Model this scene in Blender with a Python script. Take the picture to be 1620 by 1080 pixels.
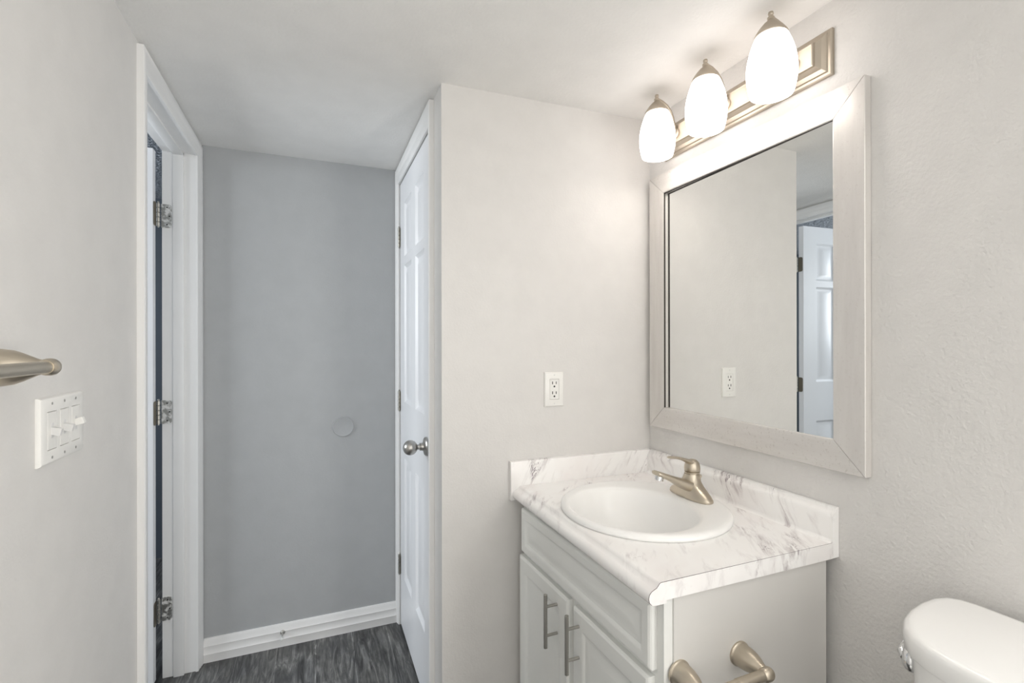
import bpy, bmesh, math, random
from mathutils import Matrix, Vector
random.seed(7)
for o in list(bpy.data.objects):
    bpy.data.objects.remove(o, do_unlink=True)
sc = bpy.context.scene
COL = sc.collection
R = math.radians

# ------------------------------------------------------------------ camera
FPX, YAW, PITCH, ROLL, HC, CX, CY = 773.67, R(22.3337), R(.0345), R(-.0844), 1.3124, 6.19, 1.99
F = Vector((math.sin(YAW)*math.cos(PITCH), math.cos(YAW)*math.cos(PITCH), math.sin(PITCH)))
Rt = Vector((math.cos(YAW), -math.sin(YAW), 0))
Up = Rt.cross(F)
R2 = Rt*math.cos(ROLL)+Up*math.sin(ROLL)
U2 = -Rt*math.sin(ROLL)+Up*math.cos(ROLL)
cam_d = bpy.data.cameras.new('camera')
cam = bpy.data.objects.new('camera', cam_d)
COL.objects.link(cam)
m = Matrix((R2, U2, -F)).transposed().to_4x4()
m.translation = (0, 0, HC)
cam.matrix_world = m
cam_d.sensor_width = 36
cam_d.lens = 36*FPX/1620
cam_d.shift_x = -CX/1620
cam_d.shift_y = CY/1620
cam_d.clip_start = .02
sc.camera = cam

# ------------------------------------------------------------------ world, exposure, large lights
w = bpy.data.worlds.new('world')
sc.world = w
w.use_nodes = True
w.node_tree.nodes['Background'].inputs[0].default_value = (.5, .52, .55, 1)
w.node_tree.nodes['Background'].inputs[1].default_value = .3
sc.view_settings.view_transform = 'Standard'
sc.view_settings.look = 'None'
sc.view_settings.gamma = 1
sc.view_settings.exposure = 0.0
sc.view_settings.use_curve_mapping = False
sc.cycles.use_denoising = True
sc.cycles.max_bounces = 12
sc.cycles.diffuse_bounces = 8
sc.cycles.sample_clamp_indirect = 6


def area(name, loc, rot, sx, sy, power, color):
    l = bpy.data.lights.new(name, 'AREA')
    l.shape = 'RECTANGLE'; l.size = sx; l.size_y = sy
    l.energy = power; l.color = color
    o = bpy.data.objects.new(name, l)
    o.location = loc; o.rotation_euler = rot
    COL.objects.link(o)
    return o


# unseen fill lights added behind the camera, and daylight in the next room
area('ceiling_fill', (.45, -.55, 2.11), (0, 0, 0), .8, .9, 3, (1, .975, .95))  # added overhead fill, no lamp is known here
area('right_fill', (1.10, -.62, 1.25), (R(90), 0, R(84)), .8, 1.3, 28, (1, .985, .955))  # added fill for the left wall, stands before solid wall
area('rear_fill', (-.05, -1.27, 1.35), (R(90), 0, R(-8)), .8, 1.2, 5, (1, .98, .96))  # added weak fill from the rear wall, which has no opening
area('next_room_window_light', (-2.58, 1.72, 1.72), (R(84), 0, R(-88)), 1.5, .85, 60, (.90, .955, 1))

LAMP_EMIT = 3.1

# ------------------------------------------------------------------ materials


def nd(nt, t, **kw):
    n = nt.nodes.new(t)
    for k, v in kw.items():
        setattr(n, k, v)
    return n


def base_mat(name, col, rough=.5, metal=0., spec=.5, coat=0.):
    mt = bpy.data.materials.new(name)
    mt.use_nodes = True
    b = mt.node_tree.nodes['Principled BSDF']
    b.inputs['Base Color'].default_value = (*col, 1)
    b.inputs['Roughness'].default_value = rough
    b.inputs['Metallic'].default_value = metal
    b.inputs['Specular IOR Level'].default_value = spec
    b.inputs['Coat Weight'].default_value = coat
    return mt, b


def noise(nt, scale, detail=3, rough=.5, stretch=None, dist=0.):
    tc = nd(nt, 'ShaderNodeTexCoord')
    mp = nd(nt, 'ShaderNodeMapping')
    nt.links.new(tc.outputs['Object'], mp.inputs[0])
    if stretch:
        mp.inputs['Scale'].default_value = stretch
    n = nd(nt, 'ShaderNodeTexNoise')
    n.inputs['Scale'].default_value = scale
    n.inputs['Detail'].default_value = detail
    n.inputs['Roughness'].default_value = rough
    n.inputs['Distortion'].default_value = dist
    nt.links.new(mp.outputs[0], n.inputs['Vector'])
    return n, mp


def ramp(nt, src, stops):
    r = nd(nt, 'ShaderNodeValToRGB')
    e = r.color_ramp.elements
    while len(e) < len(stops):
        e.new(.5)
    for i, (p, c) in enumerate(stops):
        e[i].position = p
        e[i].color = (*c, 1) if len(c) == 3 else c
    nt.links.new(src, r.inputs[0])
    return r


def bump(nt, b, srcs, strength=.2, dist=.002):
    last = None
    for s, st, dd in srcs:
        bp = nd(nt, 'ShaderNodeBump')
        bp.inputs['Strength'].default_value = st
        bp.inputs['Distance'].default_value = dd
        nt.links.new(s, bp.inputs['Height'])
        if last:
            nt.links.new(last.outputs[0], bp.inputs['Normal'])
        last = bp
    nt.links.new(last.outputs[0], b.inputs['Normal'])


def paint(name, col, rough=.5, fine=(150, .35, .0012), broad=(14, .25, .006), var=.02):
    mt, b = base_mat(name, col, rough, spec=.35)
    nt = mt.node_tree
    n1, _ = noise(nt, fine[0], 2, .5)
    n2, _ = noise(nt, broad[0], 3, .5)
    bump(nt, b, [(n1.outputs['Fac'], fine[1], fine[2]), (n2.outputs['Fac'], broad[1], broad[2])])
    lo = tuple(c*(1-var) for c in col); hi = tuple(min(1, c*(1+var)) for c in col)
    r = ramp(nt, n2.outputs['Fac'], [(.3, lo), (.7, hi)])
    nt.links.new(r.outputs[0], b.inputs['Base Color'])
    return mt


def metal(name, col, rough=.3, streak=None):
    mt, b = base_mat(name, col, rough, 1.)
    nt = mt.node_tree
    n, _ = noise(nt, 60, 3, .5, streak or (1, 1, 1))
    r = ramp(nt, n.outputs['Fac'], [(.3, (rough*.96,)*3), (.7, (rough*1.04,)*3)])
    nt.links.new(r.outputs[0], b.inputs['Roughness'])
    return mt


WALL = (.69, .68, .665)
M = {}
M['wall'] = paint('pale_grey_wall_paint', WALL, .45)
M['wall_rough'] = paint('pale_grey_orange_peel_paint', WALL, .42, (125, .7, .0028), (16, .3, .006))
M['wall_shaded'] = paint('shaded_grey_wall_paint', (.445, .458, .468), .5)  # same wall paint, darkened to carry the shade of the alcove
M['wall_unlit'] = paint('unlit_wall_paint', (.07, .085, .105), .6)  # lack of light in the next room put into the wall colour
M['ceiling'] = paint('white_ceiling_paint', (.84, .835, .82), .75, (120, .55, .0022), (9, .3, .01))
M['popcorn'] = paint('grey_popcorn_ceiling', (.42, .45, .49), .9, (70, 1., .01), (30, .6, .01), .25)
M['trim'] = paint('white_trim_paint', (.86, .86, .855), .35, (40, .06, .001), (6, .08, .003), .012)
M['door'] = paint('white_door_paint', (.80, .81, .83), .35, (60, .08, .001), (6, .06, .002), .01)
M['cab'] = paint('white_cabinet_paint', (.76, .77, .75), .3, (60, .05, .001), (6, .05, .002), .01)
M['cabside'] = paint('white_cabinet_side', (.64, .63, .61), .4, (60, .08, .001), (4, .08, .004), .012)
M['plastic'] = base_mat('white_plastic', (.83, .825, .80), .3)[0]
M['plastic_grey_shade'] = base_mat('light_grey_plastic_and_toggle_shade', (.72, .72, .715), .35)[0]  # grey plastic, also the shaded copy for lowered toggles
M['porcelain'] = base_mat('white_porcelain', (.86, .86, .85), .2, coat=.15)[0]
M['sink'] = base_mat('white_sink_porcelain', (.87, .87, .86), .3, coat=.08)[0]
M['leaf'] = metal('tarnished_hinge_metal', (.22, .20, .16), .45)
M['dark'] = base_mat('dark_slot', (.02, .02, .02), .6)[0]
M['nickel'] = metal('brushed_nickel', (.57, .51, .42), .37, (1, 1, 6))
M['satin'] = metal('satin_steel', (.50, .49, .47), .3)
M['champagne'] = metal('champagne_nickel', (.52, .465, .39), .46)
M['bar_steel'] = metal('brushed_steel_pull', (.48, .465, .435), .38)
M['chrome'] = metal('chrome', (.72, .73, .74), .08)
M['brass_worn'] = metal('worn_hinge_metal', (.55, .54, .50), .32)
M['mirror'] = base_mat('mirror_silver', (.86, .87, .86), .0, 1.)[0]
M['rubber'] = base_mat('white_rubber', (.75, .75, .73), .6)[0]

# hinge leaf smeared with white paint
mt, b = base_mat('paint_smeared_hinge_metal', (.5, .5, .48), .35, .8)
nt = mt.node_tree
n, _ = noise(nt, 55, 4, .6)
r = ramp(nt, n.outputs['Fac'], [(.45, (.42, .41, .38)), (.58, (.78, .78, .77))])
nt.links.new(r.outputs[0], b.inputs['Base Color'])
r2 = ramp(nt, n.outputs['Fac'], [(.45, (1, 1, 1)), (.58, (.0, .0, .0))])
nt.links.new(r2.outputs[0], b.inputs['Metallic'])
M['hinge'] = mt

# silver-washed wood of the mirror frame, grain along each rail
for key, st, amt in (('frame', (1, 1, .12), .3), ('frame_across', (1, .12, 1), .8)):
    mt, b = base_mat('silver_washed_'+key, (.62, .60, .575), .36, .25)
    nt = mt.node_tree
    n, _ = noise(nt, 26, 4, .6, st)
    n2, _ = noise(nt, 130, 3, .65)
    r = ramp(nt, n.outputs['Fac'], [(.25, (.62, .597, .572)), (.75, (.74, .72, .695))])
    sp = ramp(nt, n2.outputs['Fac'], [(.27, (.74, .71, .69)), (.42, (1, 1, 1))])
    mx = nd(nt, 'ShaderNodeMixRGB', blend_type='MULTIPLY')
    mx.inputs[0].default_value = amt
    nt.links.new(r.outputs[0], mx.inputs[1]); nt.links.new(sp.outputs[0], mx.inputs[2])
    nt.links.new(mx.outputs[0], b.inputs['Base Color'])
    bump(nt, b, [(n.outputs['Fac'], .1, .001)])
    M[key] = mt
M['edge'] = base_mat('dark_raw_frame_edge', (.05, .045, .04), .7)[0]


def marble(name, along, across, off):
    """white laminate with purple-grey veins that run along one direction of the sheet"""
    mt, b = base_mat(name, (.84, .83, .82), .22)
    nt = mt.node_tree
    tc = nd(nt, 'ShaderNodeTexCoord')
    cb = nd(nt, 'ShaderNodeCombineXYZ')
    al, ac = Vector(along).normalized(), Vector(across).normalized()
    for i, ax in enumerate((al, ac, al.cross(ac))):
        dt = nd(nt, 'ShaderNodeVectorMath', operation='DOT_PRODUCT')
        nt.links.new(tc.outputs['Object'], dt.inputs[0])
        dt.inputs[1].default_value = ax
        nt.links.new(dt.outputs['Value'], cb.inputs[i])

    def nz(st, det, ro, di, o=0):
        q = nd(nt, 'ShaderNodeMapping')
        q.inputs['Location'].default_value = (off+o, off*.7+o*1.3, o)
        q.inputs['Scale'].default_value = st
        nt.links.new(cb.outputs[0], q.inputs[0])
        n_ = nd(nt, 'ShaderNodeTexNoise')
        n_.inputs['Scale'].default_value = 1; n_.inputs['Detail'].default_value = det
        n_.inputs['Roughness'].default_value = ro; n_.inputs['Distortion'].default_value = di
        nt.links.new(q.outputs[0], n_.inputs['Vector'])
        return n_.outputs['Fac']

    def g(x): return (x, x, x)

    def mul(*fs):
        o = fs[0]
        for f in fs[1:]:
            x = nd(nt, 'ShaderNodeMath', operation='MULTIPLY')
            nt.links.new(o, x.inputs[0]); nt.links.new(f, x.inputs[1])
            o = x.outputs[0]
        return o

    def mix(fac, c0, c1):
        x = nd(nt, 'ShaderNodeMixRGB')
        nt.links.new(fac, x.inputs[0])
        if isinstance(c0, tuple):
            x.inputs[1].default_value = (*c0, 1)
        else:
            nt.links.new(c0, x.inputs[1])
        x.inputs[2].default_value = (*c1, 1)
        return x.outputs[0]
    cloud = ramp(nt, nz((4, 7, 4), 3, .6, .5, 3), [(.48, g(0)), (.75, g(.5))]).outputs[0]
    c = mix(cloud, (.90, .895, .885), (.80, .75, .74))
    band = ramp(nt, nz((3.2, 8.5, 5), 3, .55, .7, 7), [(.53, g(0)), (.63, g(1))]).outputs[0]
    core = ramp(nt, nz((3.2, 8.5, 5), 3, .55, .7, 7), [(.585, g(0)), (.64, g(1))]).outputs[0]
    streak = ramp(nt, nz((13, 75, 20), 5, .62, .5, 1), [(.47, g(0)), (.62, g(.62))]).outputs[0]
    c = mix(mul(band, streak), c, (.40, .35, .36))
    faint = ramp(nt, nz((9, 34, 14), 4, .62, .6, 11), [(.56, g(0)), (.72, g(.30))]).outputs[0]
    c = mix(faint, c, (.45, .41, .42))
    ridge = ramp(nt, nz((7, 30, 9), 5, .66, .8, 5), [(.478, g(0)), (.498, g(1)), (.518, g(0))]).outputs[0]
    part = ramp(nt, nz((9, 9, 9), 2, .5, .2, 2), [(.46, g(0)), (.56, g(1))]).outputs[0]
    c = mix(mul(core, ridge, part), c, (.10, .06, .085))
    fleck = ramp(nt, nz((55, 120, 60), 3, .6, .3, 9), [(.60, g(0)), (.68, g(.8))]).outputs[0]
    c = mix(mul(core, fleck), c, (.16, .11, .14))
    nt.links.new(c, b.inputs['Base Color'])
    return mt


M['marble_top'] = marble('marble_laminate_top', (.55, .83, .0), (.83, -.55, 0), 2.0)
M['marble_back'] = marble('marble_laminate_back', (0, .47, .88), (0, .88, -.47), 5.0)
M['marble_side'] = marble('marble_laminate_side', (.47, 0, .88), (.88, 0, -.47), 9.0)

# dark grey wood-look planks running away from the camera
mt, b = base_mat('grey_vinyl_planks', (.1, .1, .1), .42)
nt = mt.node_tree
tc = nd(nt, 'ShaderNodeTexCoord')
mp = nd(nt, 'ShaderNodeMapping')
mp.inputs['Rotation'].default_value = (0, 0, R(90))
mp.inputs['Location'].default_value = (.3, .035, 0)
nt.links.new(tc.outputs['Object'], mp.inputs[0])
br = nd(nt, 'ShaderNodeTexBrick')
br.offset = .37
br.inputs['Scale'].default_value = 1
br.inputs['Brick Width'].default_value = 1.2
br.inputs['Row Height'].default_value = .152
br.inputs['Mortar Size'].default_value = .0018
br.inputs['Color1'].default_value = (.78, .78, .78, 1)
br.inputs['Color2'].default_value = (1.18, 1.18, 1.18, 1)
br.inputs['Mortar'].default_value = (1.9, 1.9, 1.9, 1)
nt.links.new(mp.outputs[0], br.inputs[0])
n, _ = noise(nt, 9, 8, .68, (5, .55, 1), 1.4)
n2, _ = noise(nt, 5, 4, .6, (2, 1.2, 1), .8)
r = ramp(nt, n.outputs['Fac'], [(.33, (.026, .026, .027)), (.5, (.10, .10, .099)), (.67, (.27, .27, .262))])
r2 = ramp(nt, n2.outputs['Fac'], [(.3, (.62, .63, .66)), (.7, (1.25, 1.24, 1.2))])
mx = nd(nt, 'ShaderNodeMixRGB', blend_type='MULTIPLY'); mx.inputs[0].default_value = 1
nt.links.new(r.outputs[0], mx.inputs[1]); nt.links.new(r2.outputs[0], mx.inputs[2])
mx2 = nd(nt, 'ShaderNodeMixRGB', blend_type='MULTIPLY'); mx2.inputs[0].default_value = 1
nt.links.new(mx.outputs[0], mx2.inputs[1]); nt.links.new(br.outputs[0], mx2.inputs[2])
nt.links.new(mx2.outputs[0], b.inputs['Base Color'])
bump(nt, b, [(n.outputs['Fac'], .15, .001)])
M['floor'] = mt


def emit(name, col, e):
    mt, b = base_mat(name, (.9, .9, .88), .35)
    b.inputs['Emission Color'].default_value = (*col, 1)
    b.inputs['Emission Strength'].default_value = e
    return mt


M['shade'] = emit('lit_frosted_glass', (1, .92, .88), LAMP_EMIT)
M['bulb'] = emit('lit_bulb', (1, .92, .88), 28)

# ------------------------------------------------------------------ mesh helpers
ORG = {}


def unit(v):
    return v.normalized()


class MB:
    def __init__(self):
        self.bm = bmesh.new()

    def box(self, a, c, bev=0, seg=2, M4=None):
        t = bmesh.new()
        x0, y0, z0 = a; x1, y1, z1 = c
        vs = [t.verts.new(p) for p in ((x0, y0, z0), (x1, y0, z0), (x1, y1, z0), (x0, y1, z0), (x0, y0, z1), (x1, y0, z1), (x1, y1, z1), (x0, y1, z1))]
        for f in ((3, 2, 1, 0), (4, 5, 6, 7), (0, 1, 5, 4), (1, 2, 6, 5), (2, 3, 7, 6), (3, 0, 4, 7)):
            t.faces.new([vs[i] for i in f])
        if bev:
            bmesh.ops.bevel(t, geom=t.edges[:], offset=bev, segments=seg, affect='EDGES', profile=.5)
        if M4:
            t.transform(M4)
        self.merge(t)
        return self

    def merge(self, t):
        me = bpy.data.meshes.new('t')
        t.to_mesh(me); t.free()
        self.bm.from_mesh(me)
        bpy.data.meshes.remove(me)

    def rings(self, rs, closed=True, cap0=True, cap1=True):
        """loft through rings of equal point count"""
        bm = self.bm
        vv = [[bm.verts.new(p) for p in r] for r in rs]
        n = len(rs[0])
        for a, c in zip(vv, vv[1:]):
            for i in range(n if closed else n-1):
                j = (i+1) % n
                bm.faces.new((a[i], a[j], c[j], c[i]))
        if cap0 and closed:
            bm.faces.new(vv[0][::-1])
        if cap1 and closed:
            bm.faces.new(vv[-1])
        return self

    def lathe(self, prof, M4, n=32, cap0=True, cap1=True):
        """prof: (radius, height) along local z"""
        rs = []
        for r, h in prof:
            r = max(r, 1e-5)
            rs.append([M4 @ Vector((r*math.cos(2*math.pi*i/n), r*math.sin(2*math.pi*i/n), h)) for i in range(n)])
        return self.rings(rs, True, cap0, cap1)

    def tube(self, path, rad, n=14):
        path = [Vector(p) for p in path]
        rs = []
        up = Vector((0, 0, 1))
        d0 = unit(path[1]-path[0])
        nrm = d0.cross(up if abs(d0.z) < .9 else Vector((1, 0, 0))).normalized()
        for i, p in enumerate(path):
            d = unit(path[min(i+1, len(path)-1)]-path[max(i-1, 0)])
            nrm = (nrm-d*nrm.dot(d)).normalized()
            bn = d.cross(nrm)
            r = rad[i] if isinstance(rad, (list, tuple)) else rad
            rs.append([p+(nrm*math.cos(2*math.pi*k/n)+bn*math.sin(2*math.pi*k/n))*r for k in range(n)])
        return self.rings(rs)

    def prism(self, poly, fn0, fn1):
        """poly of 2-D points, fn0/fn1 map a 2-D point to its place on either end"""
        return self.rings([[fn0(p) for p in poly], [fn1(p) for p in poly]])

    def build(self, name, mat, parent=None, smooth=True, ang=35, kind=None):
        bm = self.bm
        bmesh.ops.remove_doubles(bm, verts=bm.verts[:], dist=1e-6)
        bmesh.ops.recalc_face_normals(bm, faces=bm.faces[:])
        if parent is not None:
            off = ORG[parent.name]
        else:
            xs = [v.co.copy() for v in bm.verts]
            off = Vector(((min(v.x for v in xs)+max(v.x for v in xs))/2, (min(v.y for v in xs)+max(v.y for v in xs))/2, min(v.z for v in xs)))
        bmesh.ops.translate(bm, verts=bm.verts[:], vec=-off)
        me = bpy.data.meshes.new(name)
        bm.to_mesh(me); bm.free()
        if smooth:
            me.shade_smooth()
            me.set_sharp_from_angle(angle=R(ang))
        me.materials.append(mat)
        o = bpy.data.objects.new(name, me)
        COL.objects.link(o)
        if parent is not None:
            o.parent = parent
        else:
            o.location = off
        ORG[o.name] = off.copy()
        if kind:
            o['kind'] = kind
        return o


def tag(o, label=None, cat=None, group=None, kind=None):
    if label: o['label'] = label
    if cat: o['category'] = cat
    if group: o['group'] = group
    if kind: o['kind'] = kind
    return o


def thing(name, loc, label, cat, group=None):
    o = bpy.data.objects.new(name, None)
    o.empty_display_size = .05
    o.location = loc
    COL.objects.link(o)
    ORG[o.name] = Vector(loc)
    return tag(o, label, cat, group)


def struct(name, mb, mat, label, cat='wall', smooth=False):
    o = mb.build(name, mat, None, smooth)
    return tag(o, label, cat, None, 'structure')


def T(x, y, z): return Matrix.Translation((x, y, z))
AX = {'+x': Matrix.Rotation(R(90), 4, 'Y'), '-x': Matrix.Rotation(R(-90), 4, 'Y'),
      '+y': Matrix.Rotation(R(-90), 4, 'X'), '-y': Matrix.Rotation(R(90), 4, 'X'),
      '+z': Matrix.Identity(4), '-z': Matrix.Rotation(R(180), 4, 'X')}


def ell(cx, cy, a, c, z, n=64):
    return [Vector((cx+a*math.cos(2*math.pi*i/n), cy+c*math.sin(2*math.pi*i/n), z)) for i in range(n)]


def fill_holes(bm, loops, nrm=None):
    """planar face with holes: loops[0] outer, rest inner; each a list of points"""
    es = []
    for lp in loops:
        vs = [bm.verts.new(p) for p in lp]
        for i in range(len(vs)):
            es.append(bm.edges.new((vs[i], vs[(i+1) % len(vs)])))
    bmesh.ops.triangle_fill(bm, use_beauty=True, use_dissolve=False, edges=es)


# ------------------------------------------------------------------ room shell
XL, XR, XD, YF, H = -.4427, 1.1442, .368, 2.357, 2.13
XLO = XL-.11           # far face of the left wall


def WY(x):              # vanity end wall is a touch out of square
    return 1.4972-.0333*(x-.75)


struct('floor', MB().box((-2.75, -1.4, -.06), (1.3, 3.75, 0)), M['floor'], 'dark grey wood-look plank floor', 'floor')
struct('ceiling', MB().box((XLO, -1.4, H), (1.3, 2.5, H+.1)), M['ceiling'], 'white textured bathroom ceiling', 'ceiling')
DL0, DL1, DLZ = 1.655, 2.30, 2.068     # left doorway
b_ = MB().box((XLO, -1.4, 0), (XL, DL0-.012, H+.05)).box((XLO, DL1+.012, 0), (XL, 2.5, H+.05)).box((XLO, DL0-.012, DLZ+.012), (XL, DL1+.012, H+.05))
struct('wall_left', b_, M['wall'], 'pale grey wall with the open doorway and light switches')
struct('wall_right', MB().box((XR, -1.4, 0), (XR+.1, 1.62, H+.05)), M['wall_rough'], 'pale grey textured wall behind mirror and toilet')
struct('wall_back', MB().box((XLO, YF, 0), (1.3, YF+.1, H+.05)), M['wall_shaded'], 'shaded grey end wall of the alcove between the doors')
struct('wall_rear', MB().box((XLO, -1.4, 0), (1.3, -1.3, H+.05)), M['wall'], 'pale grey wall behind the camera')
poly = [(XD, WY(XD)), (1.2, WY(1.2)), (1.2, 1.60), (XD+.1, 1.60), (XD, 1.60)]
b_ = MB().prism(poly, lambda p: Vector((p[0], p[1], 0)), lambda p: Vector((p[0], p[1], H+.05)))
struct('wall_middle', b_, M['wall'], 'pale grey wall with the outlet at the end of the vanity')
DR0, DR1, DRZ = 1.668, 2.318, 2.052      # closet doorway
b_ = MB().box((XD, 1.60, 0), (XD+.1, DR0-.015, H+.05)).box((XD, DR1+.012, 0), (XD+.1, YF+.02, H+.05)).box((XD, DR0-.015, DRZ+.012), (XD+.1, DR1+.012, H+.05))
struct('wall_closet', b_, M['wall'], 'pale grey return wall holding the closet door')
# the next room, seen through the doorway and in the mirror
struct('wall_beyond', MB().box((-2.75, 3.6, 0), (XLO, 3.7, 2.3)), M['wall_unlit'], 'dark unlit wall of the room beyond the open door')
struct('wall_outer', MB().box((-2.75, .1, 0), (-2.65, 3.7, 2.3)), M['wall_unlit'], 'far side wall of the room beyond the open door')
struct('wall_near', MB().box((-2.75, .1, 0), (XLO, .2, 2.3)), M['wall_shaded'], 'near wall of the room beyond the open door')
struct('wall_side', MB().box((XLO, 2.5, 0), (XLO+.06, 3.7, 2.3)), M['wall_unlit'], 'side wall of the room beyond the alcove')
struct('ceiling_beyond', MB().box((-2.75, .1, 2.2), (XLO, 3.7, 2.3)), M['popcorn'], 'grey popcorn ceiling beyond the open door', 'ceiling')

# baseboard of the alcove with two bead lines
prof = [(0, 0), (.014, 0), (.014, .030), (.0155, .034), (.0125, .038), (.0115, .062), (.013, .066), (.010, .070), (.009, .086), (.005, .095), (0, .096)]
b_ = MB().prism(prof, lambda p: Vector((XL+.018, YF-p[0], p[1])), lambda p: Vector((XD-.006, YF-p[0], p[1])))
struct('baseboard_back', b_, M['trim'], 'white beaded baseboard along the alcove end wall', 'baseboard', True)

# casings: colonial profile, (offset from opening edge, thickness)
CAS = [(0, .0), (0, .008), (.004, .010), (.018, .0105), (.024, .0135), (.034, .014), (.040, .0165), (.053, .018), (.057, .016), (.057, 0)]


def casing(side, x, y0, y1, ztop, wy0=.057, wy1=.057, wz=.057):
    """U-shaped casing round an opening in a wall at X = x; side +1 sticks out towards +X"""
    b = MB()
    s = len(CAS)
    def leg(yo, sgn, wv):
        k = wv/.057
        return ([Vector((x+side*t, yo+sgn*u*k, 0)) for u, t in CAS],
                [Vector((x+side*t, yo+sgn*u*k, ztop+u*wz/.057)) for u, t in CAS])
    a0, a1 = leg(y0, -1, wy0)
    c0, c1 = leg(y1, 1, wy1)
    b.rings([a0, a1, c1, c0])
    return b


struct('trim_1', casing(1, XL, DL0+.004, DL1-.004, DLZ-.004, .057, .055, .056), M['trim'], 'white casing around the open left doorway', 'door trim', True)
b_ = MB()
for (y0, y1) in ((DL0-.012, DL0), (DL1, DL1+.012)):
    b_.box((XLO-.002, y0, 0), (XL+.002, y1, DLZ+.012), .001, 1)
b_.box((XLO-.002, DL0-.012, DLZ), (XL+.002, DL1+.012, DLZ+.012), .001, 1)
b_.box((XLO+.036, DL1-.011, 0), (XLO+.072, DL1, DLZ), .002, 2)
b_.box((XLO+.036, DL0, 0), (XLO+.072, DL0+.011, DLZ), .002, 2)
b_.box((XLO+.036, DL0, DLZ-.011), (XLO+.072, DL1, DLZ), .002, 2)
struct('trim_2', b_, M['trim'], 'white jamb and stop inside the open left doorway', 'door trim', True)
struct('trim_3', casing(-1, XD, DR0-.003, DR1+.003, DRZ+.0015, .052, .034, .0705), M['trim'], 'white casing around the closed closet door', 'door trim', True)
b_ = MB()
for (y0, y1) in ((DR0-.015, DR0-.003), (DR1+.003, DR1+.012)):
    b_.box((XD-.001, y0, 0), (XD+.1, y1, DRZ+.012))
b_.box((XD-.001, DR0-.015, DRZ+.004), (XD+.1, DR1+.012, DRZ+.012))
b_.box((XD+.037, DR0-.003, 0), (XD+.06, DR1+.003, DRZ+.004))
struct('trim_4', b_, M['trim'], 'white jamb behind the closed closet door', 'door trim')


# ------------------------------------------------------------------ six-panel doors
def panel_slab(P, us, zs, panels, th, ring=((0, 0), (.004, .004), (.013, .010), (.019, .0105), (.042, .003))):
    """P(u, z, d): point at width u, height z, depth d behind the front face. us/zs: cut lines;
    panels: set of (i, j) cells that are sunk and raised"""
    b = MB(); bm = b.bm
    for d0, sg in ((0, 1), (th, -1)):
        for i in range(len(us)-1):
            for j in range(len(zs)-1):
                a0, a1, z0, z1 = us[i], us[i+1], zs[j], zs[j+1]
                if (i, j) in panels:
                    rs = []
                    for ins, dd in ring:
                        rs.append([P(a0+ins, z0+ins, d0+sg*dd), P(a1-ins, z0+ins, d0+sg*dd), P(a1-ins, z1-ins, d0+sg*dd), P(a0+ins, z1-ins, d0+sg*dd)])
                    b.rings(rs, True, False, True)
                else:
                    bm.faces.new([bm.verts.new(p) for p in (P(a0, z0, d0), P(a1, z0, d0), P(a1, z1, d0), P(a0, z1, d0))])
    # edges
    u0, u1, z0, z1 = us[0], us[-1], zs[0], zs[-1]
    for k in range(len(us)-1):
        for z in (z0, z1):
            bm.faces.new([bm.verts.new(p) for p in (P(us[k], z, 0), P(us[k+1], z, 0), P(us[k+1], z, th), P(us[k], z, th))])
    for k in range(len(zs)-1):
        for u in (u0, u1):
            bm.faces.new([bm.verts.new(p) for p in (P(u, zs[k], 0), P(u, zs[k+1], 0), P(u, zs[k+1], th), P(u, zs[k], th))])
    return b


DZ = [.008, .26, .80, 1.04, 1.665, 1.695, 1.95, 2.04]
DZ = [.008, .255, .80, 1.05, 1.66, 1.70, 1.94, 2.0495]


def six(width):
    st = .108; mu = .085
    pw = (width-2*st-mu)/2
    return [0, st, st+pw, st+pw+mu, st+2*pw+mu, width]


PANELS = {(i, j) for i in (1, 3) for j in (1, 3, 5)}


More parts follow.
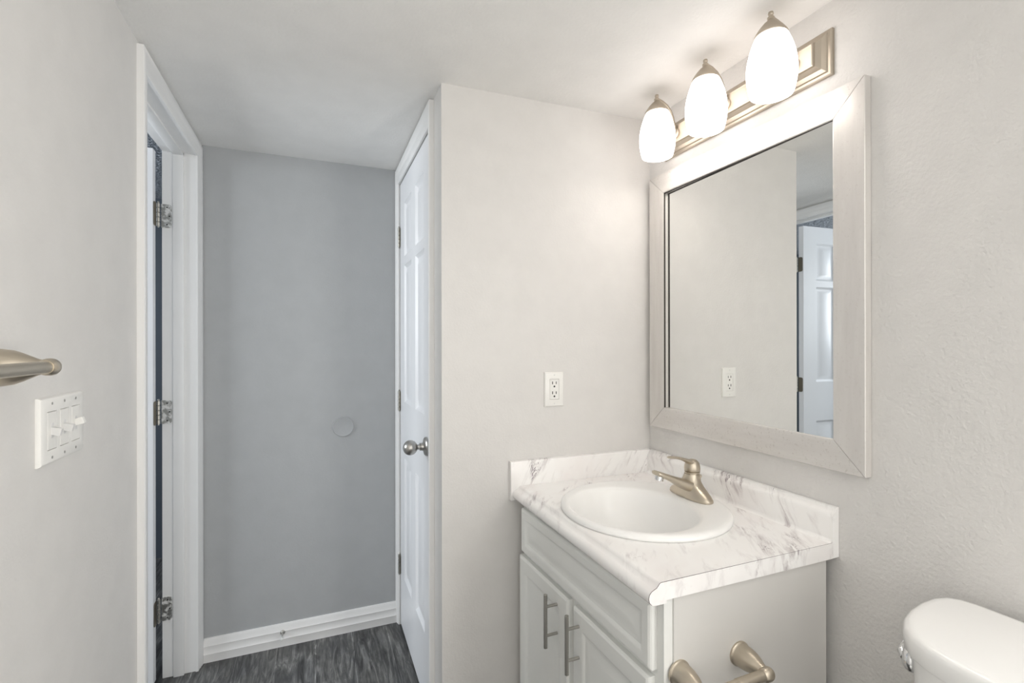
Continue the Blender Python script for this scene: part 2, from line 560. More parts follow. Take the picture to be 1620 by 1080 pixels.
def hinge_mesh(parent, jamb_fn, barrel, zc, mat, bl=None, h=.092):
    """leaf plate lying on the jamb, a second leaf on the door, and a five-knuckle barrel"""
    made = []
    for quad in jamb_fn:
        b = MB()
        # quad: (origin, u direction, u length, normal)
        o0, ud, ul, nn = quad
        o0, ud, nn = Vector(o0), Vector(ud), Vector(nn)
        pts = []
        rr = .011
        for (cx, cz, a0) in ((ul-rr, h/2-rr, 0), (0.0, h/2, None), (0.0, -h/2, None), (ul-rr, -h/2+rr, 270)):
            if a0 is None:
                pts.append((cx, cz))
            else:
                for t in range(7):
                    an = R(a0+t*15)
                    pts.append((cx+rr*math.cos(an), cz+rr*math.sin(an)))
        b.prism(pts, lambda p: o0+ud*p[0]+Vector((0, 0, zc+p[1])), lambda p: o0+ud*p[0]+nn*.0022+Vector((0, 0, zc+p[1])))
        made.append(b.build('hinge_leaf', M['leaf'], made[0]) if made else b.build('hinge', mat, parent))
    hg = made[0]
    bx, by = barrel
    k = MB()
    seg = h/5
    for i in range(5):
        k.lathe([(.0035, zc-h/2+seg*i+.0002), (.0042, zc-h/2+seg*i+.0008), (.0058, zc-h/2+seg*i+.0018), (.0058, zc-h/2+seg*(i+1)-.0018), (.0042, zc-h/2+seg*(i+1)-.0008), (.0035, zc-h/2+seg*(i+1)-.0002)], T(bx, by, 0), 16)
    k.lathe([(.003, zc-h/2-.003), (.003, zc+h/2+.002), (.0045, zc+h/2+.003), (.003, zc+h/2+.006)], T(bx, by, 0), 12)
    k.build('hinge_barrel', bl or mat, hg)
    s = MB()
    for quad in jamb_fn[:1]:
        o0, ud, ul, nn = quad
        o0, ud, nn = Vector(o0), Vector(ud), Vector(nn)
        for u, dz in ((.55, .034), (.78, .0), (.55, -.034)):
            c = o0+ud*(u*ul)+nn*.0022+Vector((0, 0, zc+dz))
            rot = nn.to_track_quat('Z', 'Y').to_matrix().to_4x4()
            s.lathe([(.0028, -.0003), (.0028, .0004), (.001, .0002)], Matrix.Translation(c) @ rot, 12)
    s.build('hinge_screw', M['dark'], hg)
    return hg


# left door, standing open into the next room
XH, YH = -.5705, 2.245      # front corner of the hinge edge
d1 = thing('door_1', (XH-.3, 2.2625, 0), 'white six-panel door standing open beyond the left doorway', 'door')
d1['kind'] = 'structure'
AOP = R(1.0)
def P1(u, z, d):
    return Vector((XH-u*math.cos(AOP)+d*math.sin(AOP)*0, YH-u*math.sin(AOP)+d, z+.006))
panel_slab(P1, six(.635), [z+.004 if 0 < i < 7 else z for i, z in enumerate(DZ)], PANELS, .034).build('door_slab', M['door'], d1, True, 25)
for zc, ho in ((1.813, 0), (1.044, -.003), (.272, -.003)):
    hinge_mesh(d1, [((-.556, DL1, 0), (1, 0, 0), .034, (0, -1, 0)), ((XH, 2.281, 0), (0, -1, 0), .030, (1, 0, 0))], (-.5635, 2.288), zc, M['hinge'], M['brass_worn'])
b_ = MB()
b_.lathe([(.032, 0), (.032, .003), (.026, .008), (.013, .012), (.011, .03), (.02, .04), (.027, .052), (.027, .06), (.02, .07), (.008, .075)], T(XH-.575, YH-.008, .945) @ AX['-y'])
b_.build('door_knob', M['satin'], d1)

# closet door on the right, closed
d2 = thing('door_2', (XD+.018, (DR0+DR1)/2, 0), 'white six-panel closet door, closed, with a round knob', 'door')
d2['kind'] = 'structure'
def P2(u, z, d):
    return Vector((XD+.001+d, DR1-.001-u, z))
panel_slab(P2, six(DR1-DR0-.004), DZ, PANELS, .034).build('door_slab', M['door'], d2, True, 25)
for zc in (1.805, 1.044, .283):
    hinge_mesh(d2, [((XD-.0005, DR1+.003, 0), (0, 1, 0), .012, (-1, 0, 0)), ((XD+.0005, DR1-.001, 0), (0, -1, 0), .010, (-1, 0, 0))], (XD-.005, DR1+.001), zc, M['hinge'], M['brass_worn'])
b_ = MB()
kz, ky = .945, 1.733
b_.lathe([(.0335, 0), (.0335, .004), (.030, .008), (.020, .011), (.0145, .013), (.013, .022), (.0145, .024)], T(XD-.0005, ky, kz) @ AX['-x'])
rose = b_.build('knob_rose', M['satin'], d2)
b_ = MB()
pr = [(.0095, .0), (.0095, .014)]
for i in range(1, 15):
    an = math.pi*(.12+.88*i/14)
    pr.append((.0265*math.sin(an), .014+.0245-.0255*math.cos(an)))
b_.lathe(pr, T(XD-.020, ky, kz) @ AX['-x'], 40)
b_.build('door_knob', M['satin'], d2)
b_ = MB().box((XD-.001, DR0-.004, kz-.028), (XD+.004, DR0+.0035, kz+.028), .001, 1)
b_.build('strike_plate', M['satin'], d2)

# ------------------------------------------------------------------ alcove wall disc and door stop
b_ = MB()
b_.lathe([(.0, 0), (.0455, 0), (.0455, .0035), (.0440, .006), (.0425, .006), (.040, .0045), (.0, .0045)], T(.1184, YF, .934) @ AX['-y'], 44)
tag(b_.build('wall_disc', M['wall_shaded']), 'round grey painted disc on the alcove end wall', 'wall protector')
ds = thing('door_stop', (-.131, YF-.0115, .062), 'small metal door stop with white tip on the white baseboard', 'door stop')
MB().lathe([(.0095, 0), (.0095, .003), (.005, .006), (.004, .008)], T(-.131, YF-.0118, .062) @ AX['-y'], 20).build('flange', M['bar_steel'], ds)
MB().lathe([(.004, .006), (.0035, .045)], T(-.131, YF-.0118, .062) @ AX['-y'], 14).build('rod', M['satin'], ds)
MB().lathe([(.0055, .044), (.0062, .046), (.006, .058), (.003, .061)], T(-.131, YF-.0118, .062) @ AX['-y'], 16).build('rubber_tip', M['rubber'], ds)


# ------------------------------------------------------------------ plates on the walls
def plate_with_holes(Pm, wd, ht, th, holes, edge=.004):
    """Pm(u, v, d): u across, v up, d out of the wall. Bevelled plate with rectangular openings"""
    b = MB()
    def rect(x0, x1, z0, z1, d): return [Pm(x0, z0, d), Pm(x1, z0, d), Pm(x1, z1, d), Pm(x0, z1, d)]
    e = edge
    rs = [rect(-wd/2, wd/2, -ht/2, ht/2, 0), rect(-wd/2, wd/2, -ht/2, ht/2, th*.35), rect(-wd/2+e*.35, wd/2-e*.35, -ht/2+e*.35, ht/2-e*.35, th*.8), rect(-wd/2+e, wd/2-e, -ht/2+e, ht/2-e, th)]
    b.rings(rs, True, True, False)
    bm = b.bm
    fill_holes(bm, [rs[-1]]+[rect(*h, th) for h in holes])
    for h in holes:
        b.rings([rect(*h, th), rect(*h, .0005)], True, False, False)
    return b


# three-gang switch on the left wall
sy, sz = 1.169, 1.158
def PS(u, v, d): return Vector((XL+d, sy+u, sz+v))
sw = thing('light_switch', (XL, sy, sz), 'white three-gang light switch plate below the towel bar', 'light switch')
cs = (-.0465, 0, .0465)
plate_with_holes(PS, .168, .119, .0085, [(c-.0172, c+.0172, -.0342, .0342) for c in cs], .006).build('plate', M['plastic'], sw, True, 30)
for i, c in enumerate(cs):
    ins = MB()
    ins.box((XL+.001, sy+c-.0162, sz-.0332), (XL+.0088, sy+c+.0162, sz+.0332), .0006, 1)
    io = ins.build('switch_insert', M['plastic'], sw)
    MB().box((XL+.0086, sy+c-.0045, sz-.013), (XL+.0092, sy+c+.0045, sz+.013)).build('toggle_slot', M['dark'] if False else M['plastic_grey_shade'], io, False)
    up = (i == 2)
    tl = R(18 if up else -14)
    Mx = T(XL+.006, sy+c, sz) @ Matrix.Rotation(-tl, 4, 'Y')
    rs = []
    for d, hw, hh in ((0, .0042, .0062), (.008, .0047, .0065), (.0150, .0050, .0068), (.0165, .0044, .0060)):
        rs.append([Mx @ Vector((d, a*hw, e*hh)) for a, e in ((-1, -1), (1, -1), (1, 1), (-1, 1))])
    MB().rings(rs).build('toggle', M['plastic'] if up else M['plastic_grey_shade'], io, False)  # lowered toggles take the grey copy as shading on their fronts
for c in cs:
    for dz in (-.048, .048):
        MB().lathe([(.0026, 0), (.0026, .0006), (.0012, .0009)], T(XL+.0084, sy+c, sz+dz) @ AX['+x'], 12).build('plate_screw', M['bar_steel'], sw)

# outlet on the vanity end wall
ox, oz = .7535, 1.155
phi = math.atan(-.0333)
ex = Vector((math.cos(phi), math.sin(phi), 0)); ey = Vector((math.sin(phi), -math.cos(phi), 0))
def PO(u, v, d): return Vector((ox, WY(ox), oz+v))+ex*u+ey*d
def obox(b, u0, u1, v0, v1, d0, d1):
    b.rings([[PO(u0, v0, d0), PO(u1, v0, d0), PO(u1, v1, d0), PO(u0, v1, d0)], [PO(u0, v0, d1), PO(u1, v0, d1), PO(u1, v1, d1), PO(u0, v1, d1)]])
    return b
ol = thing('wall_outlet', (ox, WY(ox), oz), 'white double electrical outlet on the wall left of the mirror', 'outlet')
plate_with_holes(PO, .071, .117, .0075, [(-.0173, .0173, -.0343, .0343)], .006).build('plate', M['plastic'], ol, True, 30)
rc = obox(MB(), -.0164, .0164, -.0334, .0334, .001, .0072).build('receptacle', M['plastic'], ol, False)
sl = MB()
for dz in (.0185, -.0150):
    obox(sl, -.0083, -.0052, dz-.0015, dz+.0080, .007, .00745)
    obox(sl, .0053, .0082, dz-.001, dz+.0075, .007, .00745)
    Mo = Matrix.Translation(PO(0, dz-.009, .007)) @ ey.to_track_quat('Z', 'Y').to_matrix().to_4x4()
    sl.lathe([(.0032, 0), (.0032, .00045)], Mo, 14)
sl.build('slots', M['dark'], rc, False)
for dz in (-.0485, .0485):
    MB().lathe([(.0026, 0), (.0026, .0006), (.0012, .0009)], Matrix.Translation(PO(0, dz, .0074)) @ ey.to_track_quat('Z', 'Y').to_matrix().to_4x4(), 12).build('plate_screw', M['plastic_grey_shade'], ol)

# ------------------------------------------------------------------ towel bar on the left wall
by0, bz, bx = .947, 1.2775, XL+.074
tb = thing('towel_bar', (XL, .62, bz), 'brushed nickel towel bar on the left wall above the switches', 'towel bar')
POST = [(.0, 0), (.031, 0), (.031, .004), (.029, .007), (.0275, .010), (.0275, .020), (.0255, .032), (.0215, .042), (.0165, .052), (.0125, .060), (.0108, .066)]
for yy, sg in ((by0, 1), (.30, -1)):
    b_ = MB().lathe(POST, T(XL, yy, bz) @ AX['+x'], 44)
    p = b_.build('post', M['nickel'], tb)
    b_ = MB()
    pr = [(.0102, -.014), (.0125, -.010)]
    for i in range(0, 11):
        an = math.pi/2*i/10
        pr.append((.0132*math.cos(an), .0135*math.sin(an)))
    b_.lathe(pr, T(bx, yy, bz) @ AX['+y' if sg > 0 else '-y'], 28)
    b_.build('post_end', M['nickel'], p)
MB().lathe([(.0092, .30), (.0092, by0-.004)], T(bx, 0, bz) @ AX['+y'], 28).build('bar', M['nickel'], tb)

# ------------------------------------------------------------------ mirror
ym0, ym1, zm0, zm1, XM = .705, 1.4575, 1.0128, 1.9045, 1.1225
yi0, yi1, zi0, zi1 = .778, 1.380, 1.0867, 1.8343
mr = thing('wall_mirror', (XR, (ym0+ym1)/2, zm0), 'large mirror in a silver-washed frame above the vanity', 'mirror')
OUT = [(ym0, zm0), (ym1, zm0), (ym1, zm1), (ym0, zm1)]
INN = [(yi0, zi0), (yi1, zi0), (yi1, zi1), (yi0, zi1)]
for i in range(4):
    j = (i+1) % 4
    rs = []
    for (o_, n_) in ((OUT[i], INN[i]), (OUT[j], INN[j])):
        oy, oz_ = o_; ny, nz = n_
        def L(t): return (oy+(ny-oy)*t, oz_+(nz-oz_)*t)
        g = .0004 if o_ == OUT[i] else -.0004
        row = []
        for t, x in ((0, XR-.001), (0, XM+.0015), (.02, XM), (.97, XM), (1, XM+.0015), (1, XR-.004), (.9, XR-.001)):
            yy, zz = L(t)
            row.append(Vector((x, yy, zz)))
        rs.append(row)
    d = (rs[1][0]-rs[0][0]).normalized()*.0008
    rs = [[p+d for p in rs[0]], [p-d for p in rs[1]]]
    MB().rings(rs).build('frame_rail', M['frame' if i % 2 else 'frame_across'], mr, True, 30)
MB().box((XM+.0022, yi0+.0005, zi1-.0018), (XM+.0080, yi1-.0005, zi1-.0002)).build('inner_edge', M['edge'], mr, False)
MB().box((XM+.0022, yi1-.0018, zi0+.001), (XM+.0078, yi1-.0002, zi1-.002)).build('inner_edge', M['edge'], mr, False)
b_ = MB()
TW = -.0055                     # the glass sits a little skewed in its rabbet
XG = XM+.0088
def gx(y): return XG-TW*(y-(yi0+yi1)/2)/.3
g0, g1 = yi0-.004, yi1+.004
gr = [[Vector((gx(g0)+d, g0, zi0-.004)), Vector((gx(g1)+d, g1, zi0-.004)), Vector((gx(g1)+d, g1, zi1+.004)), Vector((gx(g0)+d, g0, zi1+.004))] for d in (0, .003)]
b_.rings(gr).build('mirror_glass', M['mirror'], mr, False)

# ------------------------------------------------------------------ vanity light bar
LY = (.865, 1.081, 1.295); LX = 1.030
vl = thing('vanity_light', (XR, 1.09, 2.0), 'three-lamp nickel light bar above the mirror, lit', 'wall light')
y0, y1, z0, z1 = .7877, 1.392, 1.950, 2.061
rs = []
for ins, d in ((0, 0), (0, .008), (.003, .010), (.008, .011), (.010, .015), (.014, .017), (.019, .019), (.027, .030), (.0275, .037), (.030, .0385), (.032, .0385), (.033, .0375)):
    rs.append([Vector((XR-d, y0+ins, z0+ins)), Vector((XR-d, y1-ins, z0+ins)), Vector((XR-d, y1-ins, z1-ins)), Vector((XR-d, y0+ins, z1-ins))])
MB().rings(rs).build('back_plate', M['champagne'], vl, True, 20)
for y in LY:
    sh = MB()
    zb, zt = 1.917, 2.061
    prof = []
    for i in range(21):
        t = i/20
        z = zt+(zb-zt)*t
        if t < .62:
            r = .0345+.0225*math.sin(t/.62*math.pi/2)**.85
        else:
            r = .057-.0085*((t-.62)/.38)**1.9
        prof.append((r, z))
    inner = [(r-.003, z) for r, z in prof[::-1]]
    sh.lathe(prof+[(prof[-1][0]-.0015, zb-.0012)]+inner, T(LX, y, 0), 48, False, False)
    sh.build('glass_shade', M['shade'], vl, True, 50)
    cp = MB()
    cp.lathe([(.0345, 2.056), (.0372, 2.0585), (.0375, 2.061), (.035, 2.066), (.0265, 2.078), (.0165, 2.0895), (.0095, 2.095), (.0085, 2.098)], T(LX-.001, y, 0), 36)
    cap = cp.build('shade_cap', M['champagne'], vl)
    MB().lathe([(.006, 2.097), (.0082, 2.099), (.0082, 2.104), (.0055, 2.106), (.005, 2.109), (.0066, 2.112), (.0055, 2.117), (.001, 2.119)], T(LX-.002, y, 0), 20).build('finial', M['champagne'], cap)
    ctl = [(LX+.004, 2.1015), (LX+.020, 2.0975), (LX+.038, 2.088), (LX+.052, 2.073), (LX+.0615, 2.054), (LX+.0665, 2.034), (LX+.069, 2.018), (LX+.0725, 2.008), (LX+.080, 2.0045), (1.112, 2.0040)]
    MB().tube([(x, y, z) for x, z in ctl], .0056, 12).build('arm', M['champagne'], vl)
    MB().lathe([(.0155, 0), (.0155, .004), (.011, .008), (.0095, .016), (.006, .018)], T(XR-.037, y, 2.004) @ AX['-x'], 24).build('arm_rosette', M['champagne'], vl)
    MB().lathe([(.012, 2.055), (.013, 2.032), (.014, 2.012), (.026, 1.987), (.029, 1.967), (.026, 1.950), (.015, 1.939), (.002, 1.935)], T(LX, y, 0), 24).build('bulb', M['bulb'], vl)
for y in (1.188, .973):
    MB().lathe([(.005, 0), (.005, .006), (.0075, .009), (.007, .014), (.002, .017)], T(XR-.037, y, 2.0-.0) @ AX['-x'], 18).build('thumb_nut', M['champagne'], vl)

# ------------------------------------------------------------------ vanity cabinet
CY0, CY1, CZ1 = .795, 1.461, .806
KF = .028
def XF(y): return .628-KF*(y-.81)
vc = thing('vanity_cabinet', (.9, 1.14, 0), 'white vanity cabinet under the marble-look countertop', 'cabinet')
b_ = MB()
CT = .7995
for (yy0, yy1) in ((CY0, CY0+.016), (CY1-.016, CY1)):
    q = [(XF(yy0)+.018, yy0), (1.118, yy0), (1.118, yy1), (XF(yy1)+.018, yy1)]
    b_.prism(q, lambda p: Vector((p[0], p[1], .10)), lambda p: Vector((p[0], p[1], CT)))
q = [(XF(CY0)+.018, CY0), (XF(CY0)+.034, CY0), (XF(CY1)+.034, CY1), (XF(CY1)+.018, CY1)]
b_.prism(q, lambda p: Vector((p[0], p[1], .10)), lambda p: Vector((p[0], CY0+.0006+(p[1]-CY0)*.998, .799)))
b_.box((XF(CY0)+.02, CY0+.001, .1005), (1.117, CY1-.001, .116))
b_.box((1.110, CY0+.001, .101), (1.1175, CY1-.001, .70))
b_.box((.70, CY0+.002, 0), (1.118, CY1-.002, .10))
b_.build('carcass', M['cab'], vc, False)
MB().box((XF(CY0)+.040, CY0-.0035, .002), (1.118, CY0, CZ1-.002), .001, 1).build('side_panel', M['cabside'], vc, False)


def front(name, yl, yr, zb, zt, th=.0178, frame=.052):
    """raised-panel front on the slightly slanted cabinet face; yl is the left (far) edge"""
    W_, H_ = yl-yr, zt-zb
    b = MB()
    def P(u, v, d): return Vector((XF(yl-u)+d, yl-u, zb+v))
    def ring(i, d): return [P(i, i, d), P(W_-i, i, d), P(W_-i, H_-i, d), P(i, H_-i, d)]
    f = frame
    rs = [ring(0, th), ring(0, .006), ring(.0025, .0025), ring(.007, 0), ring(f-.016, 0), ring(f-.011, .0015), ring(f-.006, .0055), ring(f, .0065), ring(f+.003, .0065), ring(f+.022, .0012), ring(f+.025, .001)]
    b.rings(rs)
    return b.build(name, M['cab'], vc, True, 22)


front('drawer_front', 1.4475, .8155, .6455, .7830, frame=.040)
dl = front('cabinet_door', 1.4605, 1.1490, .112, .6300, frame=.058)
dr = front('cabinet_door', 1.1215, .8215, .112, .6290, frame=.058)


def pull(parent, y, zt, zb):
    x = XF(y)
    pz = (zt-.044, zb+.0245)
    pz = ((zt+zb)/2+.0395, (zt+zb)/2-.0395)
    h = MB().lathe([(.0045, zb), (.0053, zb+.0006), (.0053, zt-.0006), (.0045, zt)], T(x-.035, y, 0), 20).build('bar_pull', M['bar_steel'], parent)
    for z in pz:
        MB().lathe([(.004, 0), (.004, .0345)], T(x+.0005, y, z) @ AX['-x'], 14).build('pull_post', M['bar_steel'], h)


pull(dl, 1.2065, .6255, .4785)
pull(dr, 1.091, .6265, .477)

# ------------------------------------------------------------------ countertop
ct = thing('countertop', (.87, 1.13, .80), 'white marble-look countertop with grey veins and raised back edge', 'countertop')
TY0 = .7785
def TY1(x): return WY(x)-.017
ZT = .843
FX = .627
nose = [(.640, .800), (.612, .800), (.604, .8025), (.599, .808), (.597, .8155), (.5985, .823), (.6035, .8285), (.610, .8315), (.616, .834), (.6205, .8385), (.6235, .842), (FX, ZT)]
b_ = MB()
b_.rings([[Vector((x, TY0, z)) for x, z in nose], [Vector((x, TY1(x), z)) for x, z in nose]], False)
bm = b_.bm
hole = [(.857+.212*math.cos(2*math.pi*i/64), 1.143+.222*math.sin(2*math.pi*i/64)) for i in range(64)]
fill_holes(bm, [[Vector((FX, TY0, ZT)), Vector((1.122, TY0, ZT)), Vector((1.122, TY1(1.122), ZT)), Vector((FX, TY1(FX), ZT))], [Vector((x, y, ZT)) for x, y in hole]])
b_.rings([[Vector((x, y, ZT)) for x, y in hole], [Vector((x, y, .806)) for x, y in hole]], True, False, False)
fill_holes(bm, [[Vector((.640, TY0, .806)), Vector((1.122, TY0, .806)), Vector((1.122, TY1(1.122), .806)), Vector((.640, TY1(.640), .806))], [Vector((x, y, .806)) for x, y in hole]])
for xx, za, zc_ in ((.640, .800, .806), (1.122, .806, ZT)):
    bm.faces.new([bm.verts.new(p) for p in ((xx, TY0, za), (xx, TY1(xx), za), (xx, TY1(xx), zc_), (xx, TY0, zc_))])
for ys in (lambda x: TY0, lambda x: TY1(x)):
    vs = [bm.verts.new((x, ys(x), z)) for x, z in nose]+[bm.verts.new((1.122, ys(1.122), ZT)), bm.verts.new((1.122, ys(1.122), .806)), bm.verts.new((.640, ys(.64), .806))]
    bm.faces.new(vs)
b_.build('counter_slab', M['marble_top'], ct, True, 40)
bs = [(1.1215, ZT-.004), (1.1215, .9005), (1.1225, .907), (1.1265, .9115), (1.1305, .9145), (1.132, .919), (1.1345, .9225), (1.139, .9243), (XR-.0008, .9243), (XR-.0008, .8065), (1.1215, .8065)]
b_ = MB()
cove = [(1.112, ZT), (1.1165, ZT+.001), (1.1198, ZT+.0035), (1.1212, ZT+.008)]
b_.prism(bs, lambda p: Vector((p[0], TY0, p[1])), lambda p: Vector((p[0], TY1(p[0])-.0002, p[1])))
b_.rings([[Vector((x, TY0+.0005, z)) for x, z in cove], [Vector((x, TY1(x), z)) for x, z in cove]], False)
b_.build('backsplash', M['marble_back'], ct, True, 40)
b_ = MB()
x0, x1 = .5925, XR-.001
def SS(x, d, z): return Vector((x, WY(x)-.0006-d, z))
sp = [(0, .797), (.0156, .797), (.0162, .799), (.0162, .9205), (.0152, .9225), (0, .9235)]
b_.rings([[SS(x0, d, z) for d, z in sp], [SS(x1, d, z) for d, z in sp]])
b_.build('side_splash', M['marble_side'], ct, True, 40)
# thin dark seam lines of the laminate along the cut end
b_ = MB()
edge = [(x, z) for x, z in nose if z > .801]+[(1.120, ZT)]
b_.tube([Vector((x, TY0-.0001, z+.0001)) for x, z in edge], [.0005]*(len(edge)-1)+[.0002], 6)
b_.build('laminate_seam', base_mat('dark_laminate_seam', (.09, .07, .07), .6)[0], ct)

# ------------------------------------------------------------------ sink
sk = thing('sink', (.857, 1.143, ZT), 'oval white porcelain drop-in sink in the marble-look countertop', 'sink')
b_ = MB()
ocx, ocy, oa, ob = .857, 1.143, .2285, .2385
icx, icy, ia, ib = .816, 1.137, .168, .188
rs = [ell(ocx, ocy, oa-.006, ob-.006, ZT+.0004), ell(ocx, ocy, oa, ob, ZT+.0006), ell(ocx, ocy, oa+.0015, ob+.0015, ZT+.006), ell(ocx, ocy, oa-.0005, ob-.0005, ZT+.011), ell(ocx, ocy, oa-.006, ob-.006, ZT+.0145), ell(ocx, ocy, oa-.014, ob-.014, ZT+.0158)]
for t, z in ((.35, .0152), (.65, .0145), (.86, .0135), (1.0, .011)):
    rs.append(ell(ocx+(icx-ocx)*t, ocy+(icy-ocy)*t, oa-.014+(ia-oa+.014)*t, ob-.014+(ib-ob+.014)*t, ZT+z))
for s, z in ((.975, .003), (.95, -.008), (.92, -.025), (.87, -.055), (.79, -.085), (.66, -.11), (.48, -.126), (.28, -.134), (.12, -.136)):
    rs.append(ell(icx+.02*(1-s), icy, ia*s, ib*s, ZT+z))
b_.rings(rs, True, False, False)
b_.build('basin', M['sink'], sk, True, 80)
MB().lathe([(.0, 0), (.024, 0), (.024, .002), (.018, .003), (.016, .001), (.0, .001)], T(icx+.018, icy, ZT-.1365), 28).build('drain', M['chrome'], sk)

# ------------------------------------------------------------------ faucet
fx, fy, fz = 1.028, 1.143, ZT+.0152
fc = thing('faucet', (fx, fy, fz), 'brushed nickel single-handle faucet on the back of the sink', 'faucet')


def stadium(cx, cy, hl, hw, z, n=20, p=2.6):
    pts = []
    for i in range(2*n):
        a = 2*math.pi*i/(2*n)
        ca, sa = math.cos(a), math.sin(a)
        pts.append(Vector((cx+hw*math.copysign(abs(ca)**(2/p), ca), cy+hl*math.copysign(abs(sa)**(2/p), sa), z)))
    return pts


b_ = MB()
b_.rings([stadium(fx, fy, .080, .0275, fz), stadium(fx, fy, .0812, .0285, fz+.003), stadium(fx, fy, .080, .0275, fz+.008), stadium(fx+.0005, fy, .072, .0265, fz+.016), stadium(fx+.001, fy, .056, .0258, fz+.026),
          stadium(fx+.001, fy, .041, .025, fz+.036), stadium(fx+.002, fy, .031, .0240, fz+.046, p=2.3), stadium(fx+.003, fy, .0255, .0230, fz+.056, p=2.1), stadium(fx+.004, fy, .0235, .0225, fz+.062, p=2.), stadium(fx+.005, fy, .0215, .0215, fz+.068, p=2.)])
b_.build('base', M['nickel'], fc, True, 50)
# spout: sections along a rising path, flat on top
b_ = MB()
rs = []
for x, zt, zb_, hw in ((1.040, .905, .872, .030), (1.015, .909, .874, .031), (.995, .915, .884, .0285), (.975, .9215, .897, .026), (.955, .9285, .9085, .0235), (.935, .9355, .918, .0215), (.918, .9415, .926, .0200), (.906, .9455, .931, .0185), (.901, .9455, .9345, .0165)):
    zc = (zt+zb_)/2; hh = (zt-zb_)/2
    ring = []
    for i in range(28):
        a = 2*math.pi*i/28
        ca, sa = math.cos(a), math.sin(a)
        ring.append(Vector((x, fy+hw*math.copysign(abs(ca)**.62, ca), zc+hh*math.copysign(abs(sa)**.62, sa))))
    rs.append(ring)
b_.rings(rs).build('spout', M['nickel'], fc, True, 45)
MB().lathe([(.0115, 0), (.0122, .002), (.0122, .005), (.0115, .0056), (.0122, .0062), (.0122, .009), (.0115, .0096), (.0122, .0102), (.0122, .0135), (.0105, .014)], T(.9155, fy, .931) @ Matrix.Rotation(R(14), 4, 'Y') @ AX['-z'], 24).build('aerator', M['chrome'], fc)
MB().lathe([(.0225, fz+.060), (.0222, fz+.0665), (.0200, fz+.0675), (.0200, fz+.0695), (.0222, fz+.0705), (.0222, fz+.0735), (.019, fz+.0745)], T(fx+.006, fy, 0), 32).build('collar', M['nickel'], fc)
b_ = MB()
hz = fz+.074
b_.lathe([(.0205, hz), (.0225, hz+.002), (.0232, hz+.008), (.0222, hz+.018), (.019, hz+.027), (.013, hz+.033), (.006, hz+.0355), (.0005, hz+.036)], T(fx+.006, fy, 0), 32)
rs = []
for x, zc, hw, hh in ((fx+.015, hz+.020, .014, .012), (fx-.002, hz+.026, .0165, .0095), (fx-.018, hz+.034, .0155, .0065), (fx-.036, hz+.041, .0135, .0045), (fx-.055, hz+.0455, .0125, .0035), (fx-.072, hz+.0475, .0120, .0032), (fx-.079, hz+.0475, .0095, .0025)):
    rs.append([Vector((x, fy+hw*math.cos(2*math.pi*i/20), zc+hh*math.sin(2*math.pi*i/20))) for i in range(20)])
b_.rings(rs).build('handle', M['nickel'], fc, True, 50)
MB().lathe([(.0025, fz+.005), (.0025, fz+.052), (.0048, fz+.053), (.0052, fz+.058), (.003, fz+.061)], T(fx+.036, fy, 0), 14).build('lift_rod', M['nickel'], fc)

# ------------------------------------------------------------------ paper holder on the cabinet side
py = CY0-.0035
ph = thing('paper_holder', (.76, py, .645), 'brushed nickel toilet paper holder on the side of the white cabinet', 'toilet paper holder')
for i, x in enumerate((.843, .681)):
    dx = -.022 if False else 0
    pr = [(.0, 0), (.0262, 0), (.0262, .0035), (.0245, .0055), (.0235, .0075), (.0236, .016), (.0225, .028), (.0195, .040), (.0155, .050), (.0120, .058), (.0105, .064)]
    Ml = T(x, py, .645) @ AX['-y']
    p = MB().lathe(pr, Ml, 44).build('post', M['nickel'], ph)
    sg = 1 if i == 0 else -1
    pr = [(.0108, -.014), (.0134, -.010), (.0138, -.004)]
    for k in range(0, 11):
        an = math.pi/2*k/10
        pr.append((.0138*math.cos(an), .0135*math.sin(an)))
    MB().lathe(pr, T(x, py-.072, .645) @ AX['+x' if sg > 0 else '-x'], 28).build('post_end', M['nickel'], p)
MB().lathe([(.0095, .693), (.0095, .762), (.0105, .7625), (.0108, .831)], T(0, py-.072, .645) @ AX['+x'], 28).build('roller', M['nickel'], ph)

# ------------------------------------------------------------------ toilet
tt = thing('toilet', (.80, .29, 0), 'white toilet with lidded tank beside the vanity, partly in view', 'toilet')
half = [(.868, .35), (.8685, .39), (.871, .430), (.8775, .461), (.8905, .4895), (.911, .512), (.940, .529), (.9775, .5415), (1.02, .549), (1.06, .5505), (1.088, .544), (1.106, .528), (1.114, .502), (1.116, .46)]
yc = .29
pl = half+[(x, 2*yc-y) for x, y in half[::-1]]


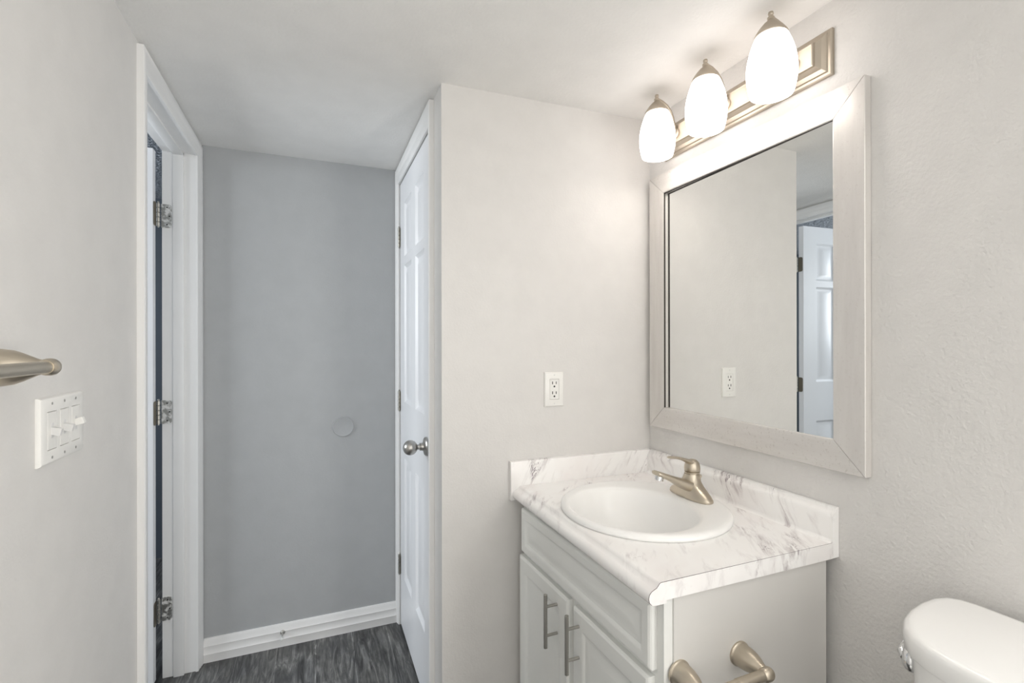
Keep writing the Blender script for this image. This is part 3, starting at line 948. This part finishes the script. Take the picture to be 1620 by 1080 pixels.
def inset(pts, d, z):
    c = Vector((.99, yc))
    out = []
    n = len(pts)
    for i in range(n):
        a = Vector(pts[i-1]); q = Vector(pts[i]); e = Vector(pts[(i+1) % n])
        t = (e-a).normalized()
        nn = Vector((t.y, -t.x))
        if nn.dot(c-q) < 0: nn = -nn
        out.append(Vector((q.x+nn.x*d, q.y+nn.y*d, z)))
    return out


LZ = .840
b_ = MB()
b_.rings([inset(pl, .010, LZ-.039), inset(pl, .003, LZ-.039), inset(pl, .0012, LZ-.036), inset(pl, .0, LZ-.018), inset(pl, .0006, LZ-.011), inset(pl, .0022, LZ-.006), inset(pl, .0055, LZ-.0024), inset(pl, .010, LZ-.0007), inset(pl, .018, LZ)])
b_.build('tank_lid', M['porcelain'], tt, True, 50)
b_ = MB()
b_.rings([inset(pl, .045, .41), inset(pl, .034, .43), inset(pl, .022, .60), inset(pl, .0125, LZ-.0395)])
b_.build('tank', M['porcelain'], tt, True, 60)
b_ = MB()
lv = Vector((.953, .5185, .766)); ld = Vector((-.45, .89, 0)).normalized()
Ml = Matrix.Translation(lv) @ ld.to_track_quat('Z', 'Y').to_matrix().to_4x4()
b_.lathe([(.0195, 0), (.021, .003), (.0205, .007), (.0175, .012), (.012, .0155), (.004, .0172), (.0005, .0174)], Ml, 28)
q0 = lv+ld*.012
b_.tube([q0, q0+ld*.007+Vector((.010, .002, .004)), q0+ld*.008+Vector((.030, .006, .010)), q0+ld*.006+Vector((.070, .016, .014))], [.007, .0075, .007, .0055])
b_.build('flush_lever', M['chrome'], tt)
b_ = MB()
b_.rings([ell(.70, yc, .20, .10, 0, 40), ell(.70, yc, .20, .10, .03, 40), ell(.69, yc, .17, .085, .12, 40), ell(.66, yc, .20, .13, .25, 40), ell(.63, yc, .255, .175, .36, 40), ell(.625, yc, .265, .182, .40, 40)])
b_.box((.82, yc-.12, .28), (1.08, yc+.12, .412), .02, 3)
b_.build('bowl', M['porcelain'], tt, True, 60)
b_ = MB()
b_.rings([ell(.625, yc, .262, .18, .402, 40), ell(.625, yc, .268, .186, .408, 40), ell(.625, yc, .268, .186, .43, 40), ell(.625, yc, .255, .175, .44, 40)])
b_.build('seat_cover', M['plastic'], tt, True, 50)
